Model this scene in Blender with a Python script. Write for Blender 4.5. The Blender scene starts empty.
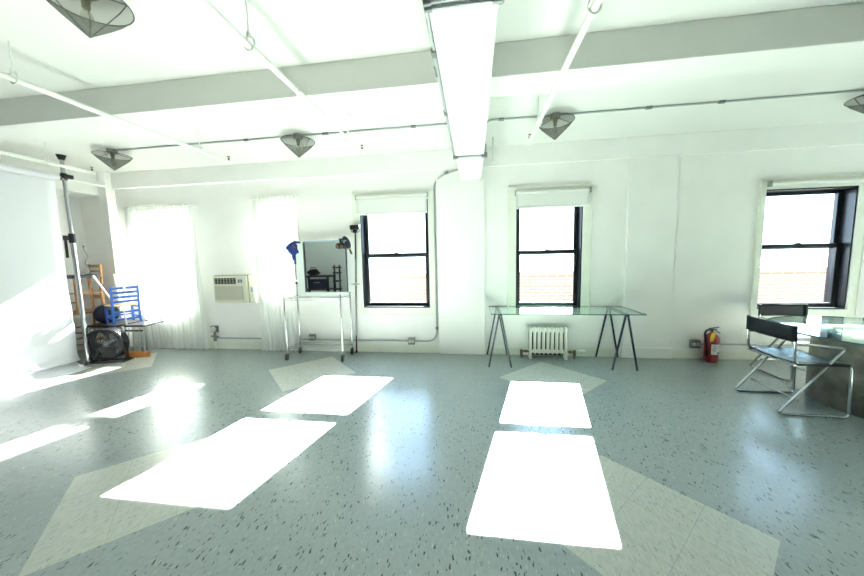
import bpy, bmesh, math, random
from mathutils import Vector, Matrix, Euler
random.seed(7)
C = bpy.context.scene.collection
PI = math.pi
sin, cos, rad = math.sin, math.cos, math.radians

# ------------------------------------------------------------------ room sizes
WY = 4.86            # inner face of the window wall
ZC = 3.16            # ceiling
XL, XR, YR = -7.15, 9.2, -7.5
GY = 5.0             # glazing plane
SUN = Vector((-.222, -1, -.70))

# ------------------------------------------------------------------ materials
def mat(name, col, rough=.5, metal=0., spec=.5, bump=0., bscale=40., var=0., vscale=3., coat=0.):
    m = bpy.data.materials.new(name); m.use_nodes = True
    nt = m.node_tree; b = nt.nodes['Principled BSDF']
    b.inputs['Base Color'].default_value = (*col, 1)
    b.inputs['Roughness'].default_value = rough
    b.inputs['Metallic'].default_value = metal
    b.inputs['Specular IOR Level'].default_value = spec
    b.inputs['Coat Weight'].default_value = coat
    tc = nt.nodes.new('ShaderNodeTexCoord')
    if var:
        n = nt.nodes.new('ShaderNodeTexNoise'); n.inputs['Scale'].default_value = vscale
        n.inputs['Detail'].default_value = 5
        nt.links.new(tc.outputs['Object'], n.inputs['Vector'])
        r = nt.nodes.new('ShaderNodeValToRGB')
        r.color_ramp.elements[0].position = .3; r.color_ramp.elements[1].position = .7
        r.color_ramp.elements[0].color = (*[max(0, c*(1-var)) for c in col], 1)
        r.color_ramp.elements[1].color = (*[min(1, c*(1+var)) for c in col], 1)
        nt.links.new(n.outputs['Fac'], r.inputs['Fac'])
        nt.links.new(r.outputs['Color'], b.inputs['Base Color'])
    if bump:
        n = nt.nodes.new('ShaderNodeTexNoise'); n.inputs['Scale'].default_value = bscale
        n.inputs['Detail'].default_value = 4
        nt.links.new(tc.outputs['Object'], n.inputs['Vector'])
        bp = nt.nodes.new('ShaderNodeBump'); bp.inputs['Strength'].default_value = bump
        bp.inputs['Distance'].default_value = .01
        nt.links.new(n.outputs['Fac'], bp.inputs['Height'])
        nt.links.new(bp.outputs['Normal'], b.inputs['Normal'])
    return m

WHITE = (.848, .840, .826)
M = {
 'wall':    mat('wall_paint', WHITE, .6, bump=.25, bscale=9, var=.025, vscale=2.2),
 'ceil':    mat('ceiling_paint', (.735, .742, .715), .6, bump=.15, bscale=6, var=.02, vscale=1.5),
 'trim':    mat('trim_paint', (.79, .81, .73), .45, bump=.15, bscale=14, var=.03, vscale=5),
 'pipe':    mat('painted_pipe', (.80, .82, .76), .55),
 'black':   mat('black_window_paint', (.012, .016, .02), .35),
 'blind':   mat('roller_blind_cloth', (.75, .76, .73), .7),
 'chrome':  mat('chrome', (.56, .58, .60), .14, 1.),
 'steel':   mat('brushed_steel', (.45, .47, .48), .3, 1.),
 'zinc':    mat('zinc_conduit', (.40, .44, .435), .5, .6),
 'dgrey':   mat('dark_grey_metal', (.06, .065, .07), .45, .5),
 'navyleg': mat('blue_black_lacquer', (.02, .027, .05), .35),
 'bplastic':mat('black_plastic', (.012, .012, .014), .4),
 'rubber':  mat('black_rubber', (.02, .02, .022), .7),
 'sling':   mat('black_leather', (.007, .009, .013), .30, bump=.1, bscale=120),
 'slingb':  mat('black_leather_back', (.006, .008, .011), .55, spec=.25),
 'copper':  mat('oxidised_brass', (.12, .05, .035), .5, .5),
 'cream':   mat('cream_plastic', (.68, .66, .54), .5),
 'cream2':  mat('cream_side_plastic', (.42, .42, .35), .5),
 'slot':    mat('dark_slot', (.02, .02, .02), .6),
 'grillebk':mat('grille_grey', (.30, .30, .25), .6),
 'radw':    mat('radiator_enamel', (.82, .81, .74), .35),
 'brass':   mat('old_brass', (.16, .13, .08), .45, .7),
 'red':     mat('extinguisher_red', (.30, .010, .02), .3, coat=.3),
 'yellow':  mat('yellow_tag', (.85, .62, .02), .5),
 'paper':   mat('white_label_paper', (.8, .8, .76), .6),
 'ink':     mat('label_ink', (.12, .2, .3), .6),
 'inkblue': mat('label_blue', (.08, .3, .62), .6),
 'seamless':mat('seamless_paper', (.71, .72, .765), .75),
 'bluew':   mat('blue_painted_wood', (.03, .12, .46), .4),
 'orangew': mat('orange_wood', (.52, .17, .03), .35, var=.25, vscale=8),
 'oak':     mat('oak_wood', (.40, .20, .075), .45, var=.3, vscale=9),
 'tan':     mat('woven_seat', (.55, .38, .18), .7, bump=.5, bscale=90),
 'navy':    mat('navy_vinyl', (.012, .018, .045), .38),
 'bluecloth': mat('blue_cloth', (.01, .035, .19), .85, var=.3, vscale=20),
 'redcloth': mat('red_cloth', (.4, .015, .02), .85),
 'tancloth': mat('beige_cloth', (.5, .42, .3), .85),
 'drum':    mat('mottled_sheet_metal', (.20, .19, .165), .42, .45, var=.5, vscale=6, bump=.1, bscale=8),
 'mirror':  mat('mirror_silver', (.86, .9, .88), .01, 1.),
 'mframe':  mat('pale_blue_frame', (.36, .5, .6), .4),
 'wboard':  mat('white_board', (.74, .8, .78), .4),
 'whitel':  mat('white_enamel', (.84, .84, .82), .4),
 'boxgrey': mat('junction_box_metal', (.22, .24, .24), .4, .8),
 'outletw': mat('outlet_face', (.62, .64, .6), .4),
 'bulbm':   mat('bulb_base_metal', (.25, .2, .12), .4, .7),
 'coping':  mat('stone_coping', (.34, .30, .25), .8),
 'roofing': mat('tar_roofing', (.035, .035, .035), .9),
 'facade':  mat('dark_facade', (.05, .035, .03), .85),
 'fanback': mat('fan_black', (.03, .032, .036), .2, spec=.9),
}

def glass_mat(name, tint, refl=1.0, rough=0.0):
    """clear pane: see-through with a Fresnel reflection, lets sunlight pass"""
    m = bpy.data.materials.new(name); m.use_nodes = True
    nt = m.node_tree; nt.nodes.clear()
    out = nt.nodes.new('ShaderNodeOutputMaterial'); mix = nt.nodes.new('ShaderNodeMixShader')
    tr = nt.nodes.new('ShaderNodeBsdfTransparent'); tr.inputs['Color'].default_value = (*tint, 1)
    gl = nt.nodes.new('ShaderNodeBsdfGlossy'); gl.inputs['Roughness'].default_value = rough
    gl.inputs['Color'].default_value = (refl, refl, refl, 1)
    fr = nt.nodes.new('ShaderNodeFresnel')
    ge = nt.nodes.new('ShaderNodeNewGeometry'); io = nt.nodes.new('ShaderNodeMath'); io.operation = 'MULTIPLY_ADD'
    io.inputs[1].default_value = 1/1.5-1.5; io.inputs[2].default_value = 1.5     # same reflectance on both faces of a thin pane
    nt.links.new(ge.outputs['Backfacing'], io.inputs[0]); nt.links.new(io.outputs[0], fr.inputs['IOR'])
    nt.links.new(fr.outputs[0], mix.inputs[0]); nt.links.new(tr.outputs[0], mix.inputs[1])
    nt.links.new(gl.outputs[0], mix.inputs[2]); nt.links.new(mix.outputs[0], out.inputs[0])
    return m
M['glass'] = glass_mat('window_glass', (.95, .97, .96))
M['tglass'] = glass_mat('table_glass', (.86, .95, .92))
M['tedge'] = mat('table_glass_edge', (.03, .12, .11), .15)

def sheer_mat(name, see, col, dens=.5, tcol=None):
    m = bpy.data.materials.new(name); m.use_nodes = True
    nt = m.node_tree; nt.nodes.clear()
    out = nt.nodes.new('ShaderNodeOutputMaterial')
    tr = nt.nodes.new('ShaderNodeBsdfTransparent')
    tl = nt.nodes.new('ShaderNodeBsdfTranslucent'); tl.inputs['Color'].default_value = (*(tcol or col), 1)
    df = nt.nodes.new('ShaderNodeBsdfDiffuse'); df.inputs['Color'].default_value = (*col, 1)
    m1 = nt.nodes.new('ShaderNodeMixShader'); m1.inputs[0].default_value = dens
    m2 = nt.nodes.new('ShaderNodeMixShader'); m2.inputs[0].default_value = see
    nt.links.new(df.outputs[0], m1.inputs[1]); nt.links.new(tl.outputs[0], m1.inputs[2])
    nt.links.new(m1.outputs[0], m2.inputs[1]); nt.links.new(tr.outputs[0], m2.inputs[2])
    nt.links.new(m2.outputs[0], out.inputs[0])
    return m
M['sheer'] = sheer_mat('sheer_curtain', .13, (.90, .92, .91), .12, (.27, .28, .28))
M['mesh'] = sheer_mat('perforated_metal', .40, (.125, .13, .105), .25)

def bulb_mat():
    m = glass_mat('clear_bulb_glass', (.9, .9, .86)); return m
M['bulb'] = bulb_mat()

def brick_mat():
    m = mat('pale_brick', (.5, .3, .2), .85); nt = m.node_tree; b = nt.nodes['Principled BSDF']
    tc = nt.nodes.new('ShaderNodeTexCoord'); sp = nt.nodes.new('ShaderNodeSeparateXYZ')
    cb = nt.nodes.new('ShaderNodeCombineXYZ'); br = nt.nodes.new('ShaderNodeTexBrick')
    nt.links.new(tc.outputs['Object'], sp.inputs[0])
    nt.links.new(sp.outputs['X'], cb.inputs['X']); nt.links.new(sp.outputs['Z'], cb.inputs['Y'])
    nt.links.new(cb.outputs[0], br.inputs['Vector'])
    br.inputs['Scale'].default_value = 1; br.inputs['Brick Width'].default_value = .21
    br.inputs['Row Height'].default_value = .074; br.inputs['Mortar Size'].default_value = .009
    br.inputs['Color1'].default_value = (.42, .23, .17, 1); br.inputs['Color2'].default_value = (.30, .19, .155, 1)
    br.inputs['Mortar'].default_value = (.55, .53, .49, 1)
    nt.links.new(br.outputs['Color'], b.inputs['Base Color'])
    return m
M['brick'] = brick_mat()

def floor_mat():
    m = bpy.data.materials.new('vinyl_tile_floor'); m.use_nodes = True
    nt = m.node_tree; N = nt.nodes; L = nt.links; b = N['Principled BSDF']
    def math_(op, a, b_=None, c=None, clamp=False):
        n = N.new('ShaderNodeMath'); n.operation = op; n.use_clamp = clamp
        for i, v in enumerate((a, b_, c)):
            if v is None: continue
            if isinstance(v, (int, float)): n.inputs[i].default_value = v
            else: L.new(v, n.inputs[i])
        return n.outputs[0]
    def mix(f, a, b_):
        n = N.new('ShaderNodeMix'); n.data_type = 'RGBA'
        L.new(f, n.inputs[0]) if not isinstance(f, (int, float)) else setattr(n.inputs[0], 'default_value', f)
        for i, v in ((6, a), (7, b_)):
            if isinstance(v, tuple): n.inputs[i].default_value = (*v, 1)
            else: L.new(v, n.inputs[i])
        return n.outputs[2]
    tc = N.new('ShaderNodeTexCoord'); sp = N.new('ShaderNodeSeparateXYZ'); L.new(tc.outputs['Object'], sp.inputs[0])
    x, y = sp.outputs['X'], sp.outputs['Y']
    # inlaid light squares, three tiles a side, turned 45 degrees
    PX, PY, X0, Y0, HD = 3.23, 2.16, .96, 3.90, .655
    def cell(v, p, o):
        t = math_('ADD', v, -o + p*.5 + p*20)
        t = math_('MODULO', t, p)
        return math_('SUBTRACT', t, p*.5)
    lx, ly = cell(x, PX, X0), cell(y, PY, Y0)
    d = math_('ADD', math_('ABSOLUTE', lx), math_('ABSOLUTE', ly))
    inl = math_('LESS_THAN', d, HD)
    # seams
    def seam(v, t, w):
        q = math_('MODULO', math_('ADD', v, 30*t), t)
        return math_('LESS_THAN', q, w)
    T = .3048
    sg = math_('MAXIMUM', seam(x, T, .0022), seam(y, T, .0022))
    u = math_('MULTIPLY', math_('ADD', lx, ly), .7071); v = math_('MULTIPLY', math_('SUBTRACT', lx, ly), .7071)
    TL = HD*1.41421/3
    sl = math_('MAXIMUM', seam(math_('ADD', u, TL*.5), TL, .0028), seam(math_('ADD', v, TL*.5), TL, .0028))
    # tone
    nz = N.new('ShaderNodeTexNoise'); nz.inputs['Scale'].default_value = 1.3; nz.inputs['Detail'].default_value = 6
    L.new(tc.outputs['Object'], nz.inputs['Vector'])
    grey = mix(nz.outputs['Fac'], (.275, .32, .318), (.315, .36, .355))
    light = mix(nz.outputs['Fac'], (.47, .48, .43), (.51, .52, .47))
    grey = mix(math_('MULTIPLY', sg, .25), grey, (.14, .17, .17))
    light = mix(math_('MULTIPLY', sl, .6), light, (.22, .24, .22))
    base = mix(inl, grey, light)
    # streaky chips
    wn = N.new('ShaderNodeTexNoise'); wn.inputs['Scale'].default_value = 45; wn.inputs['Detail'].default_value = 2
    L.new(tc.outputs['Object'], wn.inputs['Vector'])
    ws = N.new('ShaderNodeSeparateColor'); L.new(wn.outputs['Color'], ws.inputs[0])
    wx = math_('MULTIPLY', math_('SUBTRACT', ws.outputs[0], .5), .016)
    wy = math_('MULTIPLY', math_('SUBTRACT', ws.outputs[1], .5), .03)
    def chips(sx, sy, thr, gate, off, skew):
        cb = N.new('ShaderNodeCombineXYZ')
        xx = math_('ADD', math_('ADD', x, wx), math_('MULTIPLY', y, skew))
        L.new(math_('MULTIPLY', math_('ADD', xx, off), sx), cb.inputs['X'])
        L.new(math_('MULTIPLY', math_('ADD', y, wy), sy), cb.inputs['Y'])
        vo = N.new('ShaderNodeTexVoronoi'); vo.voronoi_dimensions = '2D'; vo.inputs['Scale'].default_value = 1
        L.new(cb.outputs[0], vo.inputs['Vector'])
        s = N.new('ShaderNodeSeparateColor'); L.new(vo.outputs['Color'], s.inputs[0])
        th = math_('MULTIPLY_ADD', math_('MULTIPLY', s.outputs[1], s.outputs[1]), thr, thr*.35)
        return math_('MULTIPLY', math_('LESS_THAN', vo.outputs['Distance'], th), math_('LESS_THAN', s.outputs[0], gate))
    c1 = chips(56, 20, .24, .15, 0.0, .12)
    c4 = chips(72, 24, .24, .18, 2.7, -.18)
    c2 = chips(64, 20, .20, .20, 5.3, .02)
    fn = N.new('ShaderNodeTexNoise'); fn.inputs['Scale'].default_value = 1; fn.inputs['Detail'].default_value = 4
    mp = N.new('ShaderNodeMapping'); mp.inputs['Scale'].default_value = (70, 22, 30)
    L.new(tc.outputs['Object'], mp.inputs['Vector']); L.new(mp.outputs[0], fn.inputs['Vector'])
    fr = math_('MULTIPLY', math_('SUBTRACT', fn.outputs['Fac'], .38, None, True), 1.5, None, True)
    base = mix(math_('MULTIPLY', fr, .55), base, (.13, .16, .16))
    base = mix(math_('MULTIPLY', c2, .5), base, (.50, .53, .51))
    dk = math_('MULTIPLY', math_('MAXIMUM', c1, c4), math_('SUBTRACT', .92, math_('MULTIPLY', inl, .6)))
    base = mix(dk, base, (.02, .032, .036))
    L.new(base, b.inputs['Base Color'])
    rn = N.new('ShaderNodeTexNoise'); rn.inputs['Scale'].default_value = 2.5; rn.inputs['Detail'].default_value = 5
    L.new(tc.outputs['Object'], rn.inputs['Vector'])
    L.new(math_('ADD', math_('MULTIPLY', rn.outputs['Fac'], .06), .20), b.inputs['Roughness'])
    b.inputs['Specular IOR Level'].default_value = .8
    bn = N.new('ShaderNodeTexNoise'); bn.inputs['Scale'].default_value = 7; bn.inputs['Detail'].default_value = 3
    L.new(tc.outputs['Object'], bn.inputs['Vector'])
    bp = N.new('ShaderNodeBump'); bp.inputs['Strength'].default_value = .12; bp.inputs['Distance'].default_value = .01
    L.new(bn.outputs['Fac'], bp.inputs['Height']); L.new(bp.outputs['Normal'], b.inputs['Normal'])
    return m
M['floor'] = floor_mat()

# ------------------------------------------------------------------ mesh builder
class MB:
    def __init__(s): s.v = []; s.f = []; s.sm = []
    def add(s, vs, fs, smooth=False):
        o = len(s.v); s.v += [tuple(v) for v in vs]
        for f in fs: s.f.append([i+o for i in f]); s.sm.append(smooth)
    def box(s, x0, x1, y0, y1, z0, z1, xf=None):
        vs = [Vector(p) for p in ((x0,y0,z0),(x1,y0,z0),(x1,y1,z0),(x0,y1,z0),(x0,y0,z1),(x1,y0,z1),(x1,y1,z1),(x0,y1,z1))]
        if xf: vs = [xf @ v for v in vs]
        s.add(vs, [(0,3,2,1),(4,5,6,7),(0,1,5,4),(1,2,6,5),(2,3,7,6),(3,0,4,7)]); return s
    def bar(s, a, b, w, h, up=(0,0,1)):
        """a rectangular bar from a to b, w across, h along up"""
        a, b = Vector(a), Vector(b); d = (b-a).normalized(); up = Vector(up)
        if abs(d.dot(up)) > .98: up = Vector((0,1,0))
        sx = d.cross(up).normalized(); uz = sx.cross(d).normalized()
        q = [(-1,-1),(1,-1),(1,1),(-1,1)]
        vs = [p + sx*(i*w/2) + uz*(j*h/2) for p in (a, b) for i, j in q]
        s.add(vs, [(3,2,1,0),(4,5,6,7),(0,1,5,4),(1,2,6,5),(2,3,7,6),(3,0,4,7)]); return s
    def tube(s, pts, r, n=10, closed=False, cap=True):
        pts = [Vector(p) for p in pts]; k = len(pts)
        rr = r if isinstance(r, (list, tuple)) else [r]*k
        tans = []
        for i in range(k):
            a = pts[(i-1) % k] if (closed or i > 0) else pts[i]
            b = pts[(i+1) % k] if (closed or i < k-1) else pts[i]
            t = (b-a); tans.append(t.normalized() if t.length > 1e-9 else Vector((0,0,1)))
        t0 = tans[0]; ref = Vector((0,0,1)) if abs(t0.z) < .9 else Vector((1,0,0))
        nrm = t0.cross(ref).normalized(); vs = []
        for i in range(k):
            t = tans[i]; nrm = (nrm - t*nrm.dot(t)).normalized(); bn = t.cross(nrm)
            for j in range(n):
                a = 2*PI*j/n; vs.append(pts[i] + (nrm*cos(a)+bn*sin(a))*rr[i])
        fs = []
        for i in range(k if closed else k-1):
            i2 = (i+1) % k
            for j in range(n):
                j2 = (j+1) % n; fs.append((i*n+j, i*n+j2, i2*n+j2, i2*n+j))
        s.add(vs, fs, True)
        if cap and not closed:
            s.add(vs[:n], [tuple(range(n))[::-1]]); s.add(vs[-n:], [tuple(range(n))])
        return s
    def lathe(s, prof, n=24, xf=None, cap=False, arc=2*PI, smooth=True):
        """prof: list of (r, z)"""
        vs = []; k = len(prof)
        for (r, z) in prof:
            for j in range(n):
                a = arc*j/n; v = Vector((r*cos(a), r*sin(a), z)); vs.append(xf @ v if xf else v)
        fs = [(i*n+j, i*n+(j+1) % n, (i+1)*n+(j+1) % n, (i+1)*n+j) for i in range(k-1) for j in range(n)]
        s.add(vs, fs, smooth)
        if cap:
            s.add(vs[:n], [tuple(range(n))[::-1]]); s.add(vs[-n:], [tuple(range(n))])
        return s
    def grid(s, fn, nu, nv, smooth=True):
        vs = [fn(i/nu, j/nv) for i in range(nu+1) for j in range(nv+1)]
        fs = [(i*(nv+1)+j, (i+1)*(nv+1)+j, (i+1)*(nv+1)+j+1, i*(nv+1)+j+1) for i in range(nu) for j in range(nv)]
        s.add(vs, fs, smooth); return s
    def ball(s, c, r, n=12, sc=(1,1,1)):
        c = Vector(c); m = n//2
        prof = [(r*sin(PI*i/m), -r*cos(PI*i/m)) for i in range(m+1)]
        prof[0] = (1e-4, -r); prof[-1] = (1e-4, r)
        return s.lathe(prof, n, Matrix.Translation(c) @ Matrix.Diagonal((*sc, 1)))
    def build(s, name, m, parent=None, bev=0., solid=0., sub=0):
        me = bpy.data.meshes.new(name); me.from_pydata(s.v, [], s.f); me.update()
        me.polygons.foreach_set('use_smooth', s.sm)
        me.materials.append(M[m] if isinstance(m, str) else m)
        bm = bmesh.new(); bm.from_mesh(me); bmesh.ops.recalc_face_normals(bm, faces=bm.faces); bm.to_mesh(me); bm.free()
        o = bpy.data.objects.new(name, me); C.objects.link(o)
        if parent: o.parent = parent
        if solid:
            md = o.modifiers.new('thickness', 'SOLIDIFY'); md.thickness = solid; md.offset = 0
        if sub:
            md = o.modifiers.new('subdivision', 'SUBSURF'); md.levels = sub; md.render_levels = sub
        if bev:
            md = o.modifiers.new('bevel', 'BEVEL'); md.width = bev; md.segments = 2; md.limit_method = 'ANGLE'
        return o

def fillet(pts, r, seg=5, closed=False):
    pts = [Vector(p) for p in pts]; out = []; k = len(pts)
    for i, p in enumerate(pts):
        if not closed and i in (0, k-1): out.append(p); continue
        a, b = pts[(i-1) % k], pts[(i+1) % k]
        da, db = (a-p), (b-p); rr = min(r, da.length*.49, db.length*.49)
        p0, p1 = p + da.normalized()*rr, p + db.normalized()*rr
        for j in range(seg+1):
            t = j/seg; out.append(p0*(1-t)**2 + p*2*t*(1-t) + p1*t*t)
    return out

def tag(o, label, cat, group=None):
    o['label'] = label; o['category'] = cat
    if group: o['group'] = group
    return o
def thing(name, label, cat, loc=(0,0,0), rz=0., group=None):
    o = bpy.data.objects.new(name, None); C.objects.link(o); o.empty_display_size = .1
    o.location = loc; o.rotation_euler = (0, 0, rz)
    return tag(o, label, cat, group)
def structure(o): o['kind'] = 'structure'; return o
def sroot(name, loc=(0,0,0)):
    o = bpy.data.objects.new(name, None); C.objects.link(o); o.location = loc; return structure(o)
def copy_tree(o, parent=None, label=None):
    c = o.copy(); C.objects.link(c)
    if parent: c.parent = parent
    if label: c['label'] = label
    for ch in list(o.children): copy_tree(ch, c)
    return c

# ------------------------------------------------------------------ room shell
structure(MB().box(XL-.3, XR+.3, YR-.3, WY+.3, -.2, 0).build('floor', 'floor'))
structure(MB().box(XL-.3, XR+.3, YR-.3, WY+.3, ZC, ZC+.2).build('ceiling', 'ceil'))
structure(MB().box(XL-.3, XL, YR-.3, WY+.24, 0, ZC).build('wall_left', 'wall'))
structure(MB().box(XR, XR+.3, YR-.3, WY+.24, 0, ZC).build('wall_right', 'wall'))
structure(MB().box(XL, XR, YR-.3, YR, 0, ZC).build('wall_rear', 'wall'))

# openings in the window wall: x0, x1, z0, z1
OPEN = [(-6.05, -4.93, .70, 2.46), (-3.52, -2.98, 1.02, 2.50), (-1.815, -.705, .745, 2.46),
        (.635, 1.588, .745, 2.46), (3.925, 5.0, .73, 2.37), (6.5, 7.6, .73, 2.37)]
w = MB(); xs = XL
for (a, b, z0, z1) in OPEN:
    w.box(xs, a, WY, WY+.24, 0, ZC); w.box(a, b, WY, WY+.24, 0, z0); w.box(a, b, WY, WY+.24, z1, ZC); xs = b
w.box(xs, XR, WY, WY+.24, 0, ZC)
structure(w.build('wall_back', 'wall'))
w = MB(); xs = XL-.3
for (a, b, z0, z1) in OPEN:
    w.box(xs, a, WY+.24, WY+.27, -3, ZC+.2); w.box(a, b, WY+.24, WY+.27, -3, z0); w.box(a, b, WY+.24, WY+.27, z1, ZC+.2); xs = b
w.box(xs, XR+.3, WY+.24, WY+.27, -3, ZC+.2)
structure(w.build('wall_outside', 'facade'))  # unseen dark outer skin, added to keep sun bounce off the parapet

bb = MB()
for a, b in ((-6.36, -.60), (.17, 2.17), (2.86, XR)):
    bb.box(a, b, WY-.022, WY, 0, .115); bb.box(a, b, WY-.014, WY, .115, .135)
structure(bb.build('baseboard_back', 'trim'))

# beams, pillar, pilaster, soffit, corner column: all part of the building
structure(MB().box(XL, XR, 2.555, 2.85, 2.915, ZC).build('trim_1', 'ceil', bev=.006))
structure(MB().box(-.2, .12, YR, WY-.05, 2.69, ZC).build('trim_2', 'ceil', bev=.006))
structure(MB().box(-.565, .16, WY-.06, WY+.02, 0, ZC).build('trim_3', 'wall', bev=.006))
pl = MB().box(2.19, 2.83, WY-.035, WY+.02, 0, 2.885)
pl.box(2.17, 2.86, WY-.055, WY+.02, 0, .16)
structure(pl.build('trim_4', 'wall', bev=.006))
structure(MB().box(-6.54, -.565, WY-.045, WY+.02, 2.885, ZC).box(.16, XR, WY-.045, WY+.02, 2.885, ZC).build('trim_5', 'wall', bev=.005))
structure(MB().box(-6.54, -6.38, WY-.14, WY+.02, 0, ZC).build('trim_6', 'wall', bev=.006))
structure(MB().box(XL, -6.54, YR, WY, 2.76, ZC).build('trim_7', 'ceil', bev=.006))

# ------------------------------------------------------------------ windows
def ring(mb, x0, x1, z0, z1, wl, wr, wb, wt, y0, y1):
    mb.box(x0, x0+wl, y0, y1, z0, z1); mb.box(x1-wr, x1, y0, y1, z0, z1)
    mb.box(x0+wl, x1-wr, y0, y1, z0, z0+wb); mb.box(x0+wl, x1-wr, y0, y1, z1-wt, z1); return mb
def window(n, o, casing, dark=True, zm=1.5975):
    x0, x1, z0, z1 = o; r = sroot(f'window_{n}'); fm = 'black' if dark else 'trim'
    cx0, cx1, cz0, cz1 = casing
    ring(MB(), cx0, cx1, cz0, cz1, x0-cx0, cx1-x1, z0-cz0, cz1-z1, WY-.024, WY).build('window_casing', 'trim', r, bev=.004)
    ring(MB(), cx0-.012, cx1+.012, cz0-.012, cz1+.012, .016, .016, .016, .016, WY-.034, WY).build('casing_moulding', 'trim', r)
    ring(MB(), x0, x1, z0, z1, .018, .018, .018, .018, WY-.002, WY+.23).build('window_frame', fm, r)
    for nm, a, b, y in (('lower_sash', z0+.018, zm+.035, GY-.022), ('upper_sash', zm-.035, z1-.018, GY+.022)):
        s = ring(MB(), x0+.018, x1-.018, a, b, .058, .058, .055 if nm == 'lower_sash' else .05, .05, y-.02, y+.02).build(nm, fm, r, bev=.003)
        MB().box(x0+.07, x1-.07, y-.003, y+.003, a+.045, b-.045).build('pane', 'glass', s)
    lk = MB().box((x0+x1)/2-.03, (x0+x1)/2+.03, GY-.05, GY-.02, zm+.035, zm+.05); lk.build('sash_lock', fm, r)
    MB().box(x0, x1, WY-.0, GY-.04, z0+.001, z0+.02).build('window_sill', fm, r)
    return r
window(1, OPEN[0], (-6.14, -4.84, .60, 2.55), False)
window(2, OPEN[1], (-3.60, -2.90, .92, 2.59), False, 1.80)
window(3, OPEN[2], (-1.92, -.60, .635, 2.58))
window(4, OPEN[3], (.525, 1.70, .635, 2.56))
window(5, OPEN[4], (3.862, 5.10, .635, 2.49))
window(6, OPEN[5], (6.42, 7.68, .635, 2.49))  # added window out of view, its sunlight brightens the right side

def blind(label, x0, x1, zt, zb, y):
    t = thing('roller_blind', label, 'blind', ((x0+x1)/2, y, zt))
    h = (x1-x0)/2
    MB().tube([(-h, 0, -.03), (h, 0, -.03)], .026, 16).build('roller', 'whitel', t)
    for s in (-1, 1): MB().box(s*h-.008, s*h+.008, -.03, .03, -.065, .005).build('bracket', 'steel', t)
    if zb < zt-.1:
        def f(u, v): return Vector((-h+.012+(2*h-.024)*u, -.02+.004*sin(u*9), -.03+(zb-zt+.03)*v))
        MB().grid(f, 24, 6).build('blind_cloth', 'blind', t, solid=.002)
        MB().box(-h+.01, h-.01, -.028, -.012, zb-zt-.012, zb-zt+.012).build('bottom_rail', 'whitel', t)
    return t
blind('white roller blind partly lowered over the left black-framed window beside the chrome rack', -1.85, -.70, 2.545, 2.25, WY-.06)
blind('white roller blind partly lowered over the window above the glass trestle table', .615, 1.66, 2.50, 2.25, WY-.06)
blind('white roller blind fully rolled up above the window by the round glass table', 3.93, 5.09, 2.46, 2.46, WY-.06)

# sheer curtains
def curtain(label, x0, x1, zt, nf):
    y = WY-.10
    t = thing('sheer_curtain', label, 'curtain', ((x0+x1)/2, y, 0), group='sheer white curtains')
    h = (x1-x0)/2; ph = [random.uniform(0, 6) for _ in range(4)]
    def f(u, v):
        z = zt + .035 - v*(zt+.02)
        a = (.008+.022*v)
        q = a*sin(u*nf*2*PI+ph[0]+.6*sin(v*3+ph[1])) + a*.5*sin(u*nf*1.37*2*PI+ph[2]) + .006*sin(v*7+ph[3]+u*3)
        sx = 1+.015*sin(v*2.2+ph[1])+.02*v
        return Vector(((-h+2*h*u)*sx + (.05*v if x0 < -5 else -.02*v), q, z))
    MB().grid(f, 150, 26).build('curtain_cloth', 'sheer', t)
    MB().tube([(-h-.03, 0, zt), (h+.03, 0, zt)], .008, 8).build('curtain_rod', 'whitel', t)
    for s in (-1, 1): MB().box(s*(h+.02)-.01, s*(h+.02)+.01, -.01, .10, zt-.015, zt+.015).build('bracket', 'whitel', t)
curtain('wide sheer white curtain over the left window, hanging to the floor', -6.10, -4.76, 2.52, 17)
curtain('narrow sheer white curtain hanging behind the chrome rack', -3.63, -2.88, 2.56, 10)

# outside: low brick parapet across the roof
p = thing('brick_parapet', 'low reddish brick wall outside the windows', 'wall', (3, 7.2, 0))
MB().box(-12, 14, 0, .3, -3, 1.12).build('brick_wall', 'brick', p)
MB().box(-12, 14, -.03, .33, 1.12, 1.2).build('coping', 'coping', p)
p = thing('roof_deck', 'dark flat roof surface outside below the windows', 'roof', (3, 6, -.6))
MB().box(-16, 18, -.85, 1.18, -.1, 0).build('roof_surface', 'roofing', p)

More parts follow.
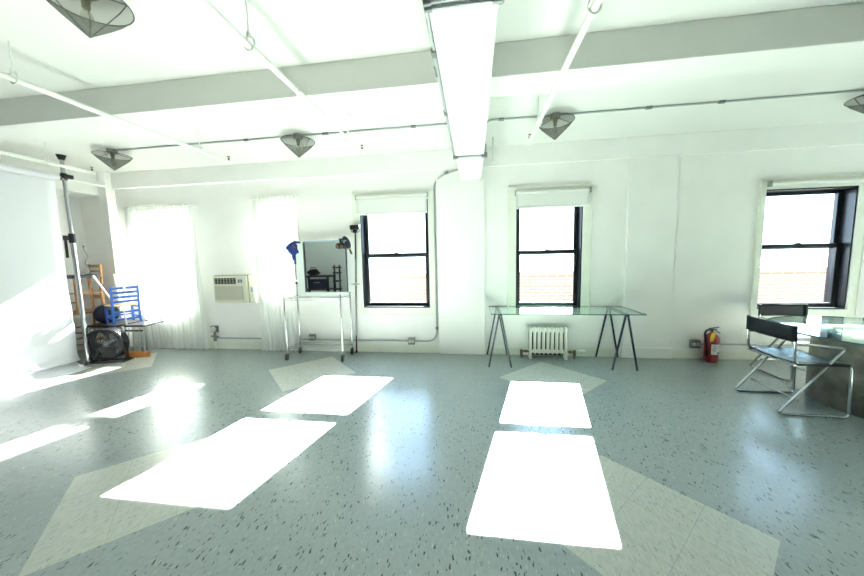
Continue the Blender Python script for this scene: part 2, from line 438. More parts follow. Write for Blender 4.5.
# ------------------------------------------------------------------ sprinkler pipes
def sprinkler(label, x, y0, y1, z, r, rods, drop=False, thin=1.):
    t = thing('sprinkler_pipe', label, 'pipe', (x, y1, z), group='white sprinkler pipes')
    MB().tube([(0, y0-y1, 0), (0, -1.43, 0), (0, -1.41, 0), (0, 0, 0)] if thin < 1 else [(0, y0-y1, 0), (0, 0, 0)], [r, r, r*thin, r*thin] if thin < 1 else r, 14).build('pipe', 'pipe', t)
    if thin < 1: MB().tube([(0, -1.47, 0), (0, -1.38, 0)], r*1.3, 12).build('coupling', 'pipe', t)
    MB().tube([(0, -.03, 0), (0, .02, 0)], r*1.2, 12).build('end_fitting', 'pipe', t)
    for yy in rods:
        hr = MB().tube([(0, yy-y1, .05), (0, yy-y1, ZC-z)], .005, 6).build('hanger_rod', 'pipe', t)
        MB().tube([(.0+.035*cos(a), yy-y1, .012+.042*sin(a)) for a in [2*PI*i/14 for i in range(14)]], .006, 6, closed=True)\
            .tube([(0, yy-y1, .045), (0, yy-y1, .075)], .014, 8).build('hanger_clamp', 'pipe', hr)
    for yy in (0, ) if not drop else (0, drop-y1):
        hd = MB().tube([(0, yy-.01, .0), (0, yy-.01, .035)], .011, 8).tube([(0, yy-.01, .04), (0, yy-.01, .05)], .009, 8)
        for s in (-1, 1): hd.tube([(s*.006, yy-.01, .035), (s*.015, yy-.01, .055), (s*.003, yy-.01, .075)], .003, 5)
        hd.lathe([(.001, .078), (.018, .076), (.018, .079), (.001, .081)], 10, Matrix.Translation((0, yy-.01, 0)))
        hd.build('sprinkler_head', 'copper', t)
sprinkler('white sprinkler pipe just left of the big ceiling beam, ending above the rack', -1.39, YR, 3.90, 2.90, .022, (1.91, 3.45), 1.35, .7)
sprinkler('white sprinkler pipe right of the big ceiling beam', .668, YR, 3.95, 2.90, .022, (1.95, 3.45))
sprinkler('long white sprinkler pipe ending above the wide sheer curtain', -3.30, YR, 3.95, 2.90, .020, (1.95, 3.49))
sprinkler('white sprinkler pipe above the white backdrop paper', -5.56, YR, 3.98, 2.90, .020, (1.95, 3.48))
t = thing('pipe_stub', 'short white pipe stub hanging from ceiling right of pillar', 'pipe', (.27, 4.45, ZC))
MB().tube([(0, 0, 0), (0, 0, -.30)], .014, 10).build('pipe', 'pipe', t)
MB().tube([(0, 0, -.29), (0, 0, -.325)], .019, 10).build('end_cap', 'whitel', t)

# ------------------------------------------------------------------ ceiling lamps
LY = 3.88
def make_lamp():
    t = thing('ceiling_lamp', '', 'lamp', (0, 0, ZC), group='cone ceiling lamps')
    bx = MB().lathe([(.06, 0), (.06, -.045), (.052, -.05), (.001, -.05)], 8, Matrix.Rotation(PI/8, 4, 'Z'), smooth=False)
    bx.build('ceiling_box', 'boxgrey', t)
    MB().lathe([(.024, -.05), (.024, -.085), (.019, -.09), (.019, -.125), (.001, -.126)], 14).build('socket', 'bulbm', t)
    MB().lathe([(.014, -.12), (.018, -.14), (.03, -.17), (.033, -.19), (.028, -.212), (.012, -.225), (.001, -.228)], 16).build('bulb', 'bulb', t)
    R, zr, zt = .205, -.085, -.283
    prof = [(.004, zt), (.055, zt+.047), (.11, zt+.098), (.165, zt+.152), (R-.01, zr-.008), (R, zr+.006)]
    s = MB().lathe(prof, 40).build('lamp_shade', 'mesh', t)
    rb = MB()
    for k in range(3):
        a = rad(20+120*k); rb.tube([(r*cos(a), r*sin(a), z+.001) for r, z in prof], .003, 5)
    rb.tube([(R*cos(2*PI*i/40), R*sin(2*PI*i/40), zr+.006) for i in range(40)], .004, 6, closed=True)
    rb.build('shade_rib', 'dgrey', s)
    hg = MB()
    for k in range(3):
        a = rad(20+120*k); hg.tube([(.04*cos(a), .04*sin(a), -.045), (.12*cos(a), .12*sin(a), -.06), (R*cos(a), R*sin(a), zr+.006)], .003, 5)
    hg.build('shade_arm', 'dgrey', t)
    return t
lamp0 = make_lamp()
for i, (x, y, lb) in enumerate([
    (-2.225, 1.66, 'nearest grey mesh cone ceiling lamp, at top left before the cross beam'),
    (-5.06, LY, 'grey mesh cone ceiling lamp above the left corner beside the backdrop'),
    (-2.24, LY, 'grey mesh cone ceiling lamp above the chrome rack'),
    (.94, LY, 'grey mesh cone ceiling lamp right of the big beam, above the glass trestle table'),
    (4.07, LY, 'grey mesh cone ceiling lamp above the round glass table, cut by photo edge')]):
    o = lamp0 if i == 0 else copy_tree(lamp0)
    o['label'] = lb; o.location = (x, y, ZC); o.rotation_euler = (0, 0, .7*i)

# ------------------------------------------------------------------ conduits
def conduit(label, pts, r=.011, joints=(), fr=.05):
    pts = [Vector(p) for p in pts]; base = pts[0]
    t = thing('conduit', label, 'conduit', base)
    MB().tube(fillet([q-base for q in pts], fr), r, 10).build('conduit_tube', 'zinc', t)
    for a, b in joints:
        MB().tube([Vector(a)-base, Vector(b)-base], r*1.7, 10).build('coupling', 'boxgrey', t)
    return t
zc = ZC-.011
conduit('grey conduit on ceiling joining the left corner lamp to the lamp above the rack', [(-5.0, LY, zc), (-2.3, LY, zc)], joints=[((-3.0, LY, zc), (-2.94, LY, zc))])
conduit('grey conduit on ceiling from lamp above the rack to the big beam', [(-2.18, LY, zc), (-.235, LY, zc)], joints=[((-1.9, LY, zc), (-1.82, LY, zc)), ((-.75, LY, zc), (-.69, LY, zc))])
conduit('grey conduit on ceiling running right from big beam, turning down beam side', [(.136, LY, 2.80), (.136, LY, zc), (.88, LY, zc)], joints=[((.3, LY, zc), (.36, LY, zc))], fr=.1)
conduit('long grey conduit on ceiling between the two lamps at right', [(1.0, LY, zc), (4.01, LY, zc)], joints=[((1.9, LY, zc), (1.96, LY, zc)), ((2.62, LY, zc), (2.68, LY, zc))])
# along the lower left edge of the big beam, and under it
conduit('grey conduit along the left lower edge of the big ceiling beam', [(-.216, YR+.1, 2.72), (-.216, 3.62, 2.72)], .012,
        joints=[((-.216, 1.85, 2.72), (-.216, 1.9, 2.72)), ((-.216, 2.6, 2.72), (-.216, 2.65, 2.72))])
conduit('grey conduit crossing under the big beam near the pillar', [(-.216, 3.64, 2.72), (-.216, 3.64, 2.678), (.138, 3.64, 2.678), (.138, 3.64, 2.8)], .012,
        joints=[((-.225, 3.64, 2.675), (-.17, 3.64, 2.678)), ((.09, 3.64, 2.678), (.145, 3.64, 2.675)), ((.138, 3.64, 2.66), (.138, 3.64, 2.71))], fr=.02)
for k, yy in ((0, 1.475), (1, 1.51)):
    conduit(['first of two steel tubes strapped under beam, nearer the camera', 'second of two steel tubes strapped under beam, farther from camera'][k],
            [(-.206, yy, 2.74), (-.206, yy, 2.6805), (.126, yy, 2.6805), (.126, yy, 2.76)], .0095,
            joints=[((-.215, yy, 2.678), (-.18, yy, 2.6805)), ((.09, yy, 2.6805), (.135, yy, 2.678)), ((.126, yy, 2.668), (.126, yy, 2.72))], fr=.02)
t = thing('junction_box', 'small grey junction box on conduit at left side of the big beam', 'electrical box', (-.235, 2.06, 2.74))
MB().box(-.004, .024, -.05, .05, -.03, .05).build('box_body', 'boxgrey', t, bev=.004)
MB().tube([(.012, .05, -.01), (.012, .12, -.01)], .014, 8).build('fitting', 'zinc', t)
MB().tube([(.012, -.05, -.01), (.012, -.14, -.01)], .015, 8).build('fitting', 'zinc', t)
# on the window wall
yc = WY-.035
conduit('grey conduit beside the pillar running from beam down and left along baseboard',
        [(-.21, yc-.04, 2.86), (-.44, yc-.04, 2.80), (-.60, yc, 2.70), (-.60, yc, .20), (-4.58, yc, .20)], .012,
        joints=[((-.37, yc-.04, 2.825), (-.43, yc-.04, 2.805)), ((-.60, yc, .40), (-.60, yc, .44))], fr=.18)
conduit('grey conduit along right wall behind the red fire extinguisher', [(3.22, yc, .225), (XR, yc, .225)], .012)

def outlet(label, x, z, s=.055, y=WY-.03):
    t = thing('outlet_box', label, 'outlet', (x, y, z))
    MB().box(-s, s, -.025, .03, -s, s).build('box_body', 'boxgrey', t, bev=.006)
    for q in (-1, 1): MB().lathe([(.001, -.002), (s*.42, -.002), (s*.42, .006), (.001, .006)], 14, Matrix.Translation((q*s*.48, -.03, 0)) @ Matrix.Rotation(PI/2, 4, 'X')).build('socket_face', 'outletw', t)
    for q in (-1, 1):
        for e in (-1, 1): MB().box(q*s*.48+e*.007-.0015, q*s*.48+e*.007+.0015, -.0395, -.033, -.004, .008).build('socket_slot', 'slot', t)
outlet('metal outlet box on the low conduit under left black window', -1.02, .20, y=WY-.038)
outlet('metal outlet box on wall behind the lower shelf of the rack', -2.74, .24, y=WY-.038)
outlet('metal outlet box on wall left of the red fire extinguisher', 3.16, .225, .06, y=WY-.038)
t = thing('wall_valve', 'grey round gauge and valve on wall below the air conditioner', 'valve', (-4.60, WY, .2))
MB().box(-.075, .055, -.05, 0, .10, .22).build('box_body', 'boxgrey', t, bev=.008)
MB().lathe([(.001, 0), (.05, 0), (.05, .02), (.04, .024), (.001, .024)], 20, Matrix.Translation((-.01, -.05, .16)) @ Matrix.Rotation(PI/2, 4, 'X')).build('dial', 'outletw', t)
MB().tube([(0, -.04, .1), (0, -.04, .02), (.0, -.04, -.06)], [.018, .03, .022], 12).tube([(-.07, -.04, .03), (.07, -.04, .02)], .016, 10).build('valve_body', 'boxgrey', t)
MB().tube([(0, -.04, -.05), (0, -.04, -.2)], .014, 10).build('valve_pipe', 'pipe', t)

# ------------------------------------------------------------------ air conditioner
t = thing('air_conditioner', 'cream through-wall air conditioner between the two sheer curtains', 'air conditioner', (-4.115, WY, .848))
MB().box(-.33, .33, -.115, 0, 0, .475).build('cabinet', 'cream2', t, bev=.01)
MB().box(-.36, .36, -.03, 0, -.02, .485).build('wall_flange', 'trim', t)
fp = MB(); fp.box(-.33, .30, -.14, -.115, .005, .46); fp.build('front_panel', 'cream', t, bev=.01)
v = MB().box(-.30, .10, -.147, -.137, .325, .425).build('air_vent', 'slot', t)
lv = MB()
for k in range(7): lv.box(-.30+.0575*k-.003+.012, -.30+.0575*k+.005+.012, -.153, -.141, .325, .425)
for k in range(3): lv.box(-.30, .10, -.153, -.141, .345+.028*k, .349+.028*k)
lv.build('louver', 'cream2', v)
g = MB().box(-.305, .225, -.146, -.137, .05, .285).build('intake_grille', 'grillebk', t)
lv = MB()
for k in range(16): lv.box(-.305, .225, -.151, -.143, .055+.0145*k, .063+.0145*k)
lv.build('grille_slat', 'cream', g)
c = MB().box(.13, .245, -.146, -.137, .325, .425).build('control_panel', 'outletw', t)
for q in (.15, .195): MB().box(q, q+.03, -.150, -.143, .345, .40).build('control_button', 'ink', c)
MB().box(.3295, .333, -.09, -.05, .18, .26).build('side_label', 'ink', t)

# ------------------------------------------------------------------ radiator
t = thing('radiator', 'small white cast iron radiator under glass trestle table', 'radiator', (1.09, 4.71, 0))
n = 9; pit = .0635
for k in range(n):
    x = (k-(n-1)/2)*pit; s = MB(); end = k in (0, n-1)
    for yy in (-.036, .036):
        s.tube([(x, yy, .075), (x, yy, .11), (x, yy, .38), (x, yy, .43), (x, yy*.8, .462), (x, yy*.5, .472)], [.011, .0145, .0145, .022, .022, .012], 12)
    s.tube([(x, -.05, .435), (x, .05, .435)], .021, 10); s.tube([(x, -.04, .10), (x, .04, .10)], .018, 10)
    s.tube([(x-pit/2, 0, .43), (x+pit/2, 0, .43)] if not end else [(x-.02, 0, .43), (x+.02, 0, .43)], .026, 10)
    s.tube([(x-pit/2, 0, .105), (x+pit/2, 0, .105)] if not end else [(x-.02, 0, .105), (x+.02, 0, .105)], .026, 10)
    if end:
        for yy in (-.036, .036): s.tube([(x, yy, .12), (x, yy, .05), (x, yy, 0)], [.022, .016, .022], 10)
    s.build('radiator_section', 'radw', t)
for s in (-1, 1):
    e = s*(n-1)/2*pit
    MB().tube(fillet([(e, 0, .105), (e+s*.13, 0, .105), (e+s*.13, 0, 0)], .03), .014, 10).build('supply_pipe', 'brass', t)
    vb = MB().tube([(e+s*.13, 0, .04), (e+s*.13, 0, .13)], .022, 10).tube([(e+s*.05, 0, .105), (e+s*.09, 0, .105)], .021, 8).build('valve', 'brass', t)
MB().tube([(.40, 0, .115), (.47, 0, .118), (.53, 0, .12)], [.012, .024, .02], 12).build('valve_handle', 'whitel', t)

MB().box(-.27, .27, .055, .06, .03, .43).build('gap_shadow_panel', 'dgrey', t)  # dark sheet stands in for the shadow between the sections

# ------------------------------------------------------------------ glass top on two trestles
TZ = .765
def make_trestle():
    t = thing('trestle', '', 'trestle', (0, 0, 0), group='dark metal trestles')
    for y in (-.28, .28):
        for s in (-1, 1):
            MB().bar((s*.155, y, 0), (s*.012, y, TZ-.012), .022, .022, (0, 1, 0)).build('leg', 'navyleg', t, bev=.003)
    MB().box(-.022, .022, -.31, .31, TZ-.028, TZ).build('top_bar', 'navyleg', t, bev=.003)
    return t
tr = make_trestle(); tr.location = (.352, 4.55, 0); tr.rotation_euler = (0, 0, .0)
tr['label'] = 'dark metal A-frame trestle under left end of the long glass top'
t2 = copy_tree(tr); t2.location = (1.975, 4.55, 0); t2['label'] = 'dark metal A-frame trestle under right end of the long glass top'
t = thing('glass_tabletop', 'long clear glass sheet lying on two dark trestles', 'table top', (1.19, 4.50, TZ))
MB().box(-.965, .965, -.335, .335, 0, .012).build('glass_sheet', 'tglass', t)
ring(MB(), -.966, .966, 0.0005, .0115, .001, .001, .001, .001, -.336, .336)
e = MB()
e.box(-.967, .967, -.3375, -.335, 0, .012); e.box(-.967, .967, .335, .3375, 0, .012)
e.box(-.9675, -.965, -.335, .335, 0, .012); e.box(.965, .9675, -.335, .335, 0, .012)
e.build('glass_edge', 'tedge', t)

# ------------------------------------------------------------------ fire extinguisher
t = thing('fire_extinguisher', 'red fire extinguisher standing on the floor against the right wall', 'fire extinguisher', (3.315, 4.735, 0), rad(8))
R = .082
MB().lathe([(.001, 0), (R-.012, 0), (R, .012), (R, .345), (R-.012, .375), (R-.04, .40), (.026, .412), (.022, .43)], 28).build('cylinder', 'red', t)
MB().tube([(0, 0, .41), (0, 0, .455)], .02, 12).box(-.035, .05, -.014, .014, .45, .468).build('valve_head', 'bplastic', t)
MB().bar((-.05, 0, .475), (.085, 0, .492), .024, .012).bar((.02, 0, .455), (.11, 0, .405), .022, .01).build('handle', 'bplastic', t, bev=.003)
MB().tube(fillet([(-.03, -.005, .462), (-.10, -.015, .46), (-.125, -.02, .40), (-.105, -.03, .28), (-.093, -.035, .13)], .06), .012, 10)\
    .tube([(-.094, -.035, .15), (-.093, -.035, .10)], [.015, .018], 10).build('hose', 'rubber', t)
tgm = Matrix.Translation((-.066, -.082, .375)) @ Matrix.Rotation(rad(14), 4, 'Y')
MB().lathe([(.001, -.0015), (.05, -.0015), (.05, .0015), (.001, .0015)], 20, tgm @ Matrix.Diagonal((.62, 1, 1.45, 1)) @ Matrix.Rotation(PI/2, 4, 'X')).build('inspection_tag', 'yellow', t)
def cyl(a0, a1, z0, z1, r):
    def f(u, v):
        a = a0+(a1-a0)*u; return Vector((r*sin(a), -r*cos(a), z0+(z1-z0)*v))
    return f
lb = MB().grid(cyl(-.75, 1.0, .12, .265, R+.001), 16, 2).build('paper_label', 'paper', t)
MB().grid(cyl(.1, .9, .13, .155, R+.002), 10, 1).build('label_patch', 'inkblue', lb)
q = MB()
for k, (a0, a1) in enumerate(((-.6, -.1), (-.6, .05), (-.6, -.2), (-.6, -.02), (.25, .9), (.25, .7))):
    z = .235-.022*(k % 4); q.grid(cyl(a0, a1, z, z+.008, R+.002), 8, 1)
q.build('label_print', 'ink', lb)
MB().tube([(R*1.01*sin(a), -R*1.01*cos(a), .29) for a in [2*PI*i/28 for i in range(28)]], .004, 6, closed=True).build('strap', 'bplastic', t)
MB().lathe([(.001, .0), (.017, .0), (.017, .012), (.001, .013)], 14, Matrix.Translation((.012, -.016, .44)) @ Matrix.Rotation(PI/2, 4, 'X')).build('pressure_gauge', 'outletw', t)

# ------------------------------------------------------------------ round glass table on a drum, sling chairs
t = thing('round_table', 'round glass table on a mottled dark metal drum base', 'table', (4.07, 3.49, 0))
MB().lathe([(.53, 0), (.54, .01), (.54, .70), (.53, .715), (.001, .715)], 64, Matrix.Translation((-.07, -.07, 0))).build('drum_base', 'drum', t)
MB().lathe([(.001, .718), (.878, .718), (.878, .733), (.001, .733)], 96, smooth=False).build('glass_top', 'tglass', t)
MB().lathe([(.8785, .718), (.882, .722), (.882, .730), (.8785, .733)], 96).build('glass_edge', 'tedge', t)

def make_chair():
    """forward is +x, origin on the floor under the back posts"""
    t = thing('sling_chair', '', 'chair', group='chrome sling chairs')
    r = .0115
    for s in (-1, 1):
        y = s*.262
        pts = [(.005, y, .862), (.012, y, .70), (.03, y, .505), (.455, y, .497), (.478, y, .0125), (-.075, y, .0125), (.405, y, .655), (.012, y, .692)]
        MB().tube(fillet(pts, .045, 6), r, 12).build('side_frame', 'chrome', t)
    cr = MB().tube([(.075, -.262, .15), (.075, .262, .15)], r*.85, 10).build('cross_bar', 'chrome', t)
    MB().tube([(.03, -.262, .485), (.03, .262, .485)], r*.85, 10).build('cross_bar', 'chrome', t)
    MB().tube([(.44, -.262, .475), (.44, .262, .475)], r*.85, 10).build('cross_bar', 'chrome', t)
    def seat(u, v):
        return Vector((.025+.415*u, -.262+.524*v, .512-.022*sin(PI*v)*(.6+.4*sin(PI*u))))
    st = MB().grid(seat, 10, 14).build('seat', 'sling', t, solid=.006)
    for s in (-1, 1): MB().tube([(.045, s*.262, .499), (.44, s*.262, .499)], .0145, 10).build('seat_sleeve', 'sling', st)
    def back(u, v):
        return Vector((-.004-.018*sin(PI*v), -.262+.524*v, .705+.15*u))
    bk = MB().grid(back, 4, 14).build('backrest', 'slingb', t, solid=.007)
    for s in (-1, 1): MB().tube([(.010, s*.262, .708), (.005, s*.262, .853)], .0135, 10).build('back_sleeve', 'slingb', bk)
    return t
ch = make_chair(); ch.location = (2.92, 3.45, 0); ch.rotation_euler = (0, 0, -rad(2.5)); ch['label'] = 'chrome tube chair with black sling seat, nearest camera, left of round table'
c2 = copy_tree(ch); c2.location = (3.925, 4.48, 0); c2.rotation_euler = (0, 0, -PI/2)
c2['label'] = 'chrome tube chair with black sling back behind round table, under the window'
t = thing('small_box', 'small dark box with pale top lying at right on the round glass table', 'box', (4.44, 4.02, .733), rad(20))
MB().box(-.06, .16, -.07, .07, 0, .045).build('box_body', 'bplastic', t, bev=.006)
MB().box(-.03, .14, -.05, .05, .045, .07).build('pale_lid', 'outletw', t, bev=.006)
MB().box(-.05, .14, -.02, .02, .07, .09).build('handle', 'bplastic', t, bev=.006)

# ------------------------------------------------------------------ white paper backdrop on its bar and poles
BX = -5.95
t = thing('paper_backdrop', 'tall white seamless paper backdrop sweeping to the floor at left', 'backdrop', (BX, 3.8, 0))
prof = [(-.02, 2.80)]
for z in (2.6, 2.2, 1.8, 1.4, 1.0, .7, .45): prof.append((-.03-.035*sin((2.8-z)*1.2), z))
for a in range(8):
    q = PI/2*a/7; prof.append((-.05+.24-.24*cos(q), .245-.24*sin(q)+.002))
prof += [(.24, .004), (.31, .004), (.335, .007)]
def pap(u, v):
    k = u*(len(prof)-1); i = min(int(k), len(prof)-2); f = k-i
    x = prof[i][0]*(1-f)+prof[i+1][0]*f; z = prof[i][1]*(1-f)+prof[i+1][1]*f
    xx = x + (.012*sin(v*5+z*1.3) if z > .4 else 0)
    # the loose corner lifts less far into the room at the far end
    if x > .0: xx -= .11*max(0, 1-v*3.0)
    return Vector((xx, -2.75*v, z))
MB().grid(pap, 60, 24).build('paper_sheet', 'seamless', t, solid=.0015)
MB().tube([(0, -2.78, 2.815), (0, .02, 2.815)], .045, 20).build('paper_roll', 'seamless', t)
MB().tube([(0, -3.0, 2.815), (0, .64, 2.815)], .016, 12).build('crossbar', 'whitel', t)
MB().tube([(0, -2.80, 2.815), (0, -2.76, 2.815)], .05, 16).tube([(0, .015, 2.815), (0, .05, 2.815)], .03, 16).build('roll_end', 'copper', t)

def autopole(label, x, y):
    t = thing('backdrop_pole', label, 'pole', (x, y, 0), group='backdrop poles')
    MB().tube([(0, 0, .03), (0, 0, 1.98)], .028, 18).build('lower_tube', 'chrome', t)
    MB().tube([(0, 0, 1.9), (0, 0, ZC-.06)], .023, 18).build('upper_tube', 'steel', t)
    MB().lathe([(.045, 0), (.045, .012), (.03, .04), (.001, .04)], 16).build('foot_pad', 'rubber', t)
    MB().lathe([(.001, ZC-.07), (.03, ZC-.07), (.05, ZC-.014), (.055, ZC-.0), (.001, ZC)], 16).build('top_pad', 'rubber', t)
    MB().tube([(0, 0, 1.88), (0, 0, 2.02)], .037, 14).box(-.06, .0, -.07, -.02, 1.92, 1.99).bar((-.045, -.05, 1.98), (-.045, -.055, 1.66), .03, .018, (0, 1, 0)).build('lock_lever', 'bplastic', t)
    c = MB().tube([(0, 0, 2.80), (0, 0, 2.90)], .036, 14).box(.02, .12, -.035, .035, 2.815, 2.87).box(-.05, .06, -.05, .05, 2.835, 2.865).build('hook_clamp', 'bplastic', t)
    MB().tube([(.09, -.06, 2.83), (.13, -.06, 2.80)], .022, 10).build('clamp_knob', 'bplastic', c)
    return t
autopole('chrome floor-to-ceiling pole at the far edge of the white backdrop', BX-.047, 3.92)
autopole('chrome floor-to-ceiling pole at the near edge of the white backdrop', BX-.047, .90)

# ------------------------------------------------------------------ drum fan
ax = rad(-84)
t = thing('drum_fan', 'black drum floor fan behind the backdrop pole in left corner', 'fan', (-5.80, 4.05, 0), rad(-76))
FR, fz = .255, .29
def ringx(r, x, th=.006, n=40): return [(x, r*cos(2*PI*i/n), fz+r*sin(2*PI*i/n)) for i in range(n)]
RX = Matrix.Translation((0, 0, fz)) @ Matrix.Rotation(PI/2, 4, 'Y')
MB().lathe([(FR-.012, -.085), (FR, -.09), (FR, .09), (FR-.012, .085), (FR-.012, -.085)], 48, RX).build('housing', 'fanback', t)
for x in (.088, -.088):
    g = MB()
    for k in range(1, 9): g.tube(ringx(FR*k/9, x+math.copysign(.012*(1-(k/9)**2), x)), .0022, 5, closed=True)
    for k in range(6):
        a = PI*k/6; g.tube([(x+math.copysign(.012*(1-q*q), x), FR*q*cos(a), fz+FR*q*sin(a)) for q in (-.98, -.5, 0, .5, .98)], .003, 5)
    g.build('grille', 'dgrey', t)
b = MB().lathe([(.001, .05), (.04, .05), (.045, .0), (.06, -.01), (.06, -.08), (.001, -.08)], 20, RX).build('hub', 'steel', t)
for k in range(4):
    a0 = 2*PI*k/4
    def bl(u, v, a0=a0):
        r = .05+.185*u; a = a0+(.22+.5*u)*(v-.5)*1.6
        return Vector((.045*(.5-v)*1.5, r*cos(a), fz+r*sin(a)))
    MB().grid(bl, 8, 6).build('blade', 'dgrey', t, solid=.003)
for s in (-1, 1):
    MB().bar((0, s*(FR+.012), .03), (0, s*(FR+.012), fz+.02), .06, .012, (0, 1, 0)).tube([(0, s*(FR-.005), fz), (0, s*(FR+.04), fz)], .018, 10)\
        .box(-.10, .10, s*(FR+.0)-.015, s*(FR+.0)+.03, .0, .03).build('stand_bracket', 'fanback', t)
for q in (-.085, .085): MB().box(q-.015, q+.015, -FR, FR, .0, .022).build('base_bar', 'fanback', t, bev=.004)

# ------------------------------------------------------------------ furniture stacked in the left corner
# low black table
t = thing('low_table', 'low black table in left corner carrying a navy round cushion', 'table', (-6.08, 4.43, 0))
MB().box(-.28, .285, -.26, .26, .52, .555).build('table_top', 'bplastic', t, bev=.004)
for a in (-1, 1):
    for b_ in (-1, 1): MB().bar((a*.25, b_*.23, 0), (a*.25, b_*.23, .52), .02, .02, (0, 1, 0)).build('leg', 'steel', t)
t = thing('round_cushion', 'navy round vinyl cushion lying on its side beside the blue chair', 'cushion', (-6.26, 4.42, .555), rad(-35))
RY = Matrix.Translation((0, 0, .16)) @ Matrix.Rotation(PI/2, 4, 'Y')
MB().lathe([(.001, -.13), (.12, -.13), (.15, -.11), (.158, -.07), (.158, .07), (.15, .11), (.12, .13), (.001, .13)], 32, RY).build('cushion_body', 'navy', t)
MB().tube([(.115, .152*cos(2*PI*i/32), .16+.152*sin(2*PI*i/32)) for i in range(32)], .005, 6, closed=True)\
    .tube([(-.115, .152*cos(2*PI*i/32), .16+.152*sin(2*PI*i/32)) for i in range(32)], .005, 6, closed=True).build('piping', 'bplastic', t)

# upside-down chair: orange crest rail on the floor
t = thing('upturned_chair', 'upside-down grey metal chair with orange wooden crest rail on the floor', 'chair', (-5.555, 4.42, 0), rad(5))
MB().box(-.175, .175, -.17, .2, .515, .55).build('seat', 'bplastic', t, bev=.01)
for s in (-1, 1):
    MB().tube(fillet([(s*.15, -.15, .55), (s*.16, -.16, .40), (s*.18, -.20, .2), (s*.18, -.19, .09)], .08), .011, 10).build('back_post', 'steel', t)
for s in (-.55, 0, .55): MB().tube([(s*.16, -.155, .50), (s*.17, -.19, .3), (s*.16, -.19, .10)], .007, 8).build('spindle', 'steel', t)
MB().bar((-.16, -.157, .455), (.16, -.157, .455), .02, .025).build('cross_rail', 'dgrey', t)
def crest(u, v):
    a = -1+2*u; th = 2*PI*v
    return Vector((a*.215, -.19-.07*(1-a*a)+.03 + .016*cos(th), .062+.018*(1-a*a)+(.046+.014*(1-abs(a)))*sin(th)))
cm = MB().grid(crest, 16, 12)
for e_ in (0, 1): cm.add([crest(e_, j/12) for j in range(12)], [tuple(range(12))])
cm.build('crest_rail', 'orangew', t)
for s in (-1, 1):
    for q in (-.13, .17): MB().tube([(s*.15, q, .55), (s*.16, q*1.1, .80)], .01, 8).build('leg', 'steel', t)

# blue ladder-back child's chair standing on top
zb = .557
L0 = Vector((-5.83, 4.20)); fw = Vector((-.93, .37)).normalized()
t = thing('ladder_back_chair', 'small blue ladder-back chair standing on top of the stack', 'chair', (L0.x, L0.y, zb), math.atan2(fw.y, fw.x))
# local +x towards the seat front, +y ... right post at -y
W_, D_, S_, H_ = .33, .31, .30, .63
for s in (0, 1): MB().bar((0, -s*W_, 0), (-.03, -s*W_, H_), .032, .028, (1, 0, 0)).build('back_post', 'bluew', t, bev=.004)
for s in (0, 1): MB().bar((D_, -s*W_, 0), (D_, -s*W_, S_), .03, .03, (1, 0, 0)).build('front_leg', 'bluew', t, bev=.004)
for k in range(4):
    z = S_+.075+.075*k
    MB().bar((-.03*z/H_-.002, 0, z), (-.03*z/H_-.002, -W_, z), .014, .042).build('back_slat', 'bluew', t, bev=.003)
MB().box(-.01, D_+.015, -W_-.015, .015, S_-.002, S_+.018).build('seat', 'tan', t, bev=.005)
rg = MB().bar((0, 0, .10), (D_, 0, .10), .018, .022).bar((0, -W_, .10), (D_, -W_, .10), .018, .022).bar((0, 0, .08), (0, -W_, .08), .018, .035)\
    .bar((D_, 0, .12), (D_, -W_, .12), .018, .022).bar((0, 0, .265), (D_, 0, .265), .02, .03).bar((0, -W_, .265), (D_, -W_, .265), .02, .03)\
    .bar((0, 0, .2), (0, -W_, .2), .018, .035)
rg.build('rail', 'bluew', t)
# white upturned stool on the blue seat
cx = L0 + fw*.17 + Vector((.37, .93)).normalized()*.17
zs = zb+S_+.019
t = thing('upturned_stool', 'upturned white stool with splayed legs on the blue chair', 'stool', (cx.x, cx.y, zs), rad(20))
MB().lathe([(.001, 0), (.14, 0), (.15, .01), (.15, .025), (.001, .03)], 28).build('seat', 'whitel', t)
for k in range(4):
    a = rad(45+90*k)
    MB().tube([(.10*cos(a), .10*sin(a), .025), (.30*cos(a), .30*sin(a), .50)], [.017, .013], 10).build('leg', 'whitel', t)

# wooden stool, wooden chair on it
def frame_legs(t, hw, hd, z0, z1, m, r=.019, taper=.02):
    for a in (-1, 1):
        for b_ in (-1, 1):
            MB().tube([(a*(hw+taper), b_*(hd+taper), z0), (a*hw, b_*hd, z1)], [r*.85, r], 10).build('leg', m, t)
t = thing('wooden_stool', 'tall brown wooden stool at the bottom of the corner stack', 'stool', (-6.66, 4.36, 0), rad(8))
frame_legs(t, .17, .17, 0, .73, 'oak')
MB().box(-.2, .2, -.2, .2, .73, .765).build('seat', 'oak', t, bev=.01)
for z in (.22, .42):
    MB().tube([(-.18, -.18, z), (.18, -.18, z)], .012, 8).tube([(-.18, .18, z), (.18, .18, z)], .012, 8).tube([(-.18, -.18, z+.05), (-.18, .18, z+.05)], .012, 8).tube([(.18, -.18, z+.05), (.18, .18, z+.05)], .012, 8).build('rung', 'oak', t)
t = thing('wooden_chair', 'brown wooden chair with navy seat stacked on the wooden stool', 'chair', (-6.62, 4.38, .766), rad(-12))
frame_legs(t, .16, .15, 0, .56, 'oak', .018, .01)
MB().box(-.19, .19, -.18, .18, .56, .62).build('seat', 'navy', t, bev=.02)
for s in (-1, 1): MB().tube([(s*.175, .17, .45), (s*.18, .185, .79)], .018, 10).build('back_post', 'oak', t)
MB().bar((-.18, .185, .76), (.18, .185, .76), .02, .05).bar((-.18, .18, .67), (.18, .18, .67), .018, .03).build('back_rail', 'oak', t)
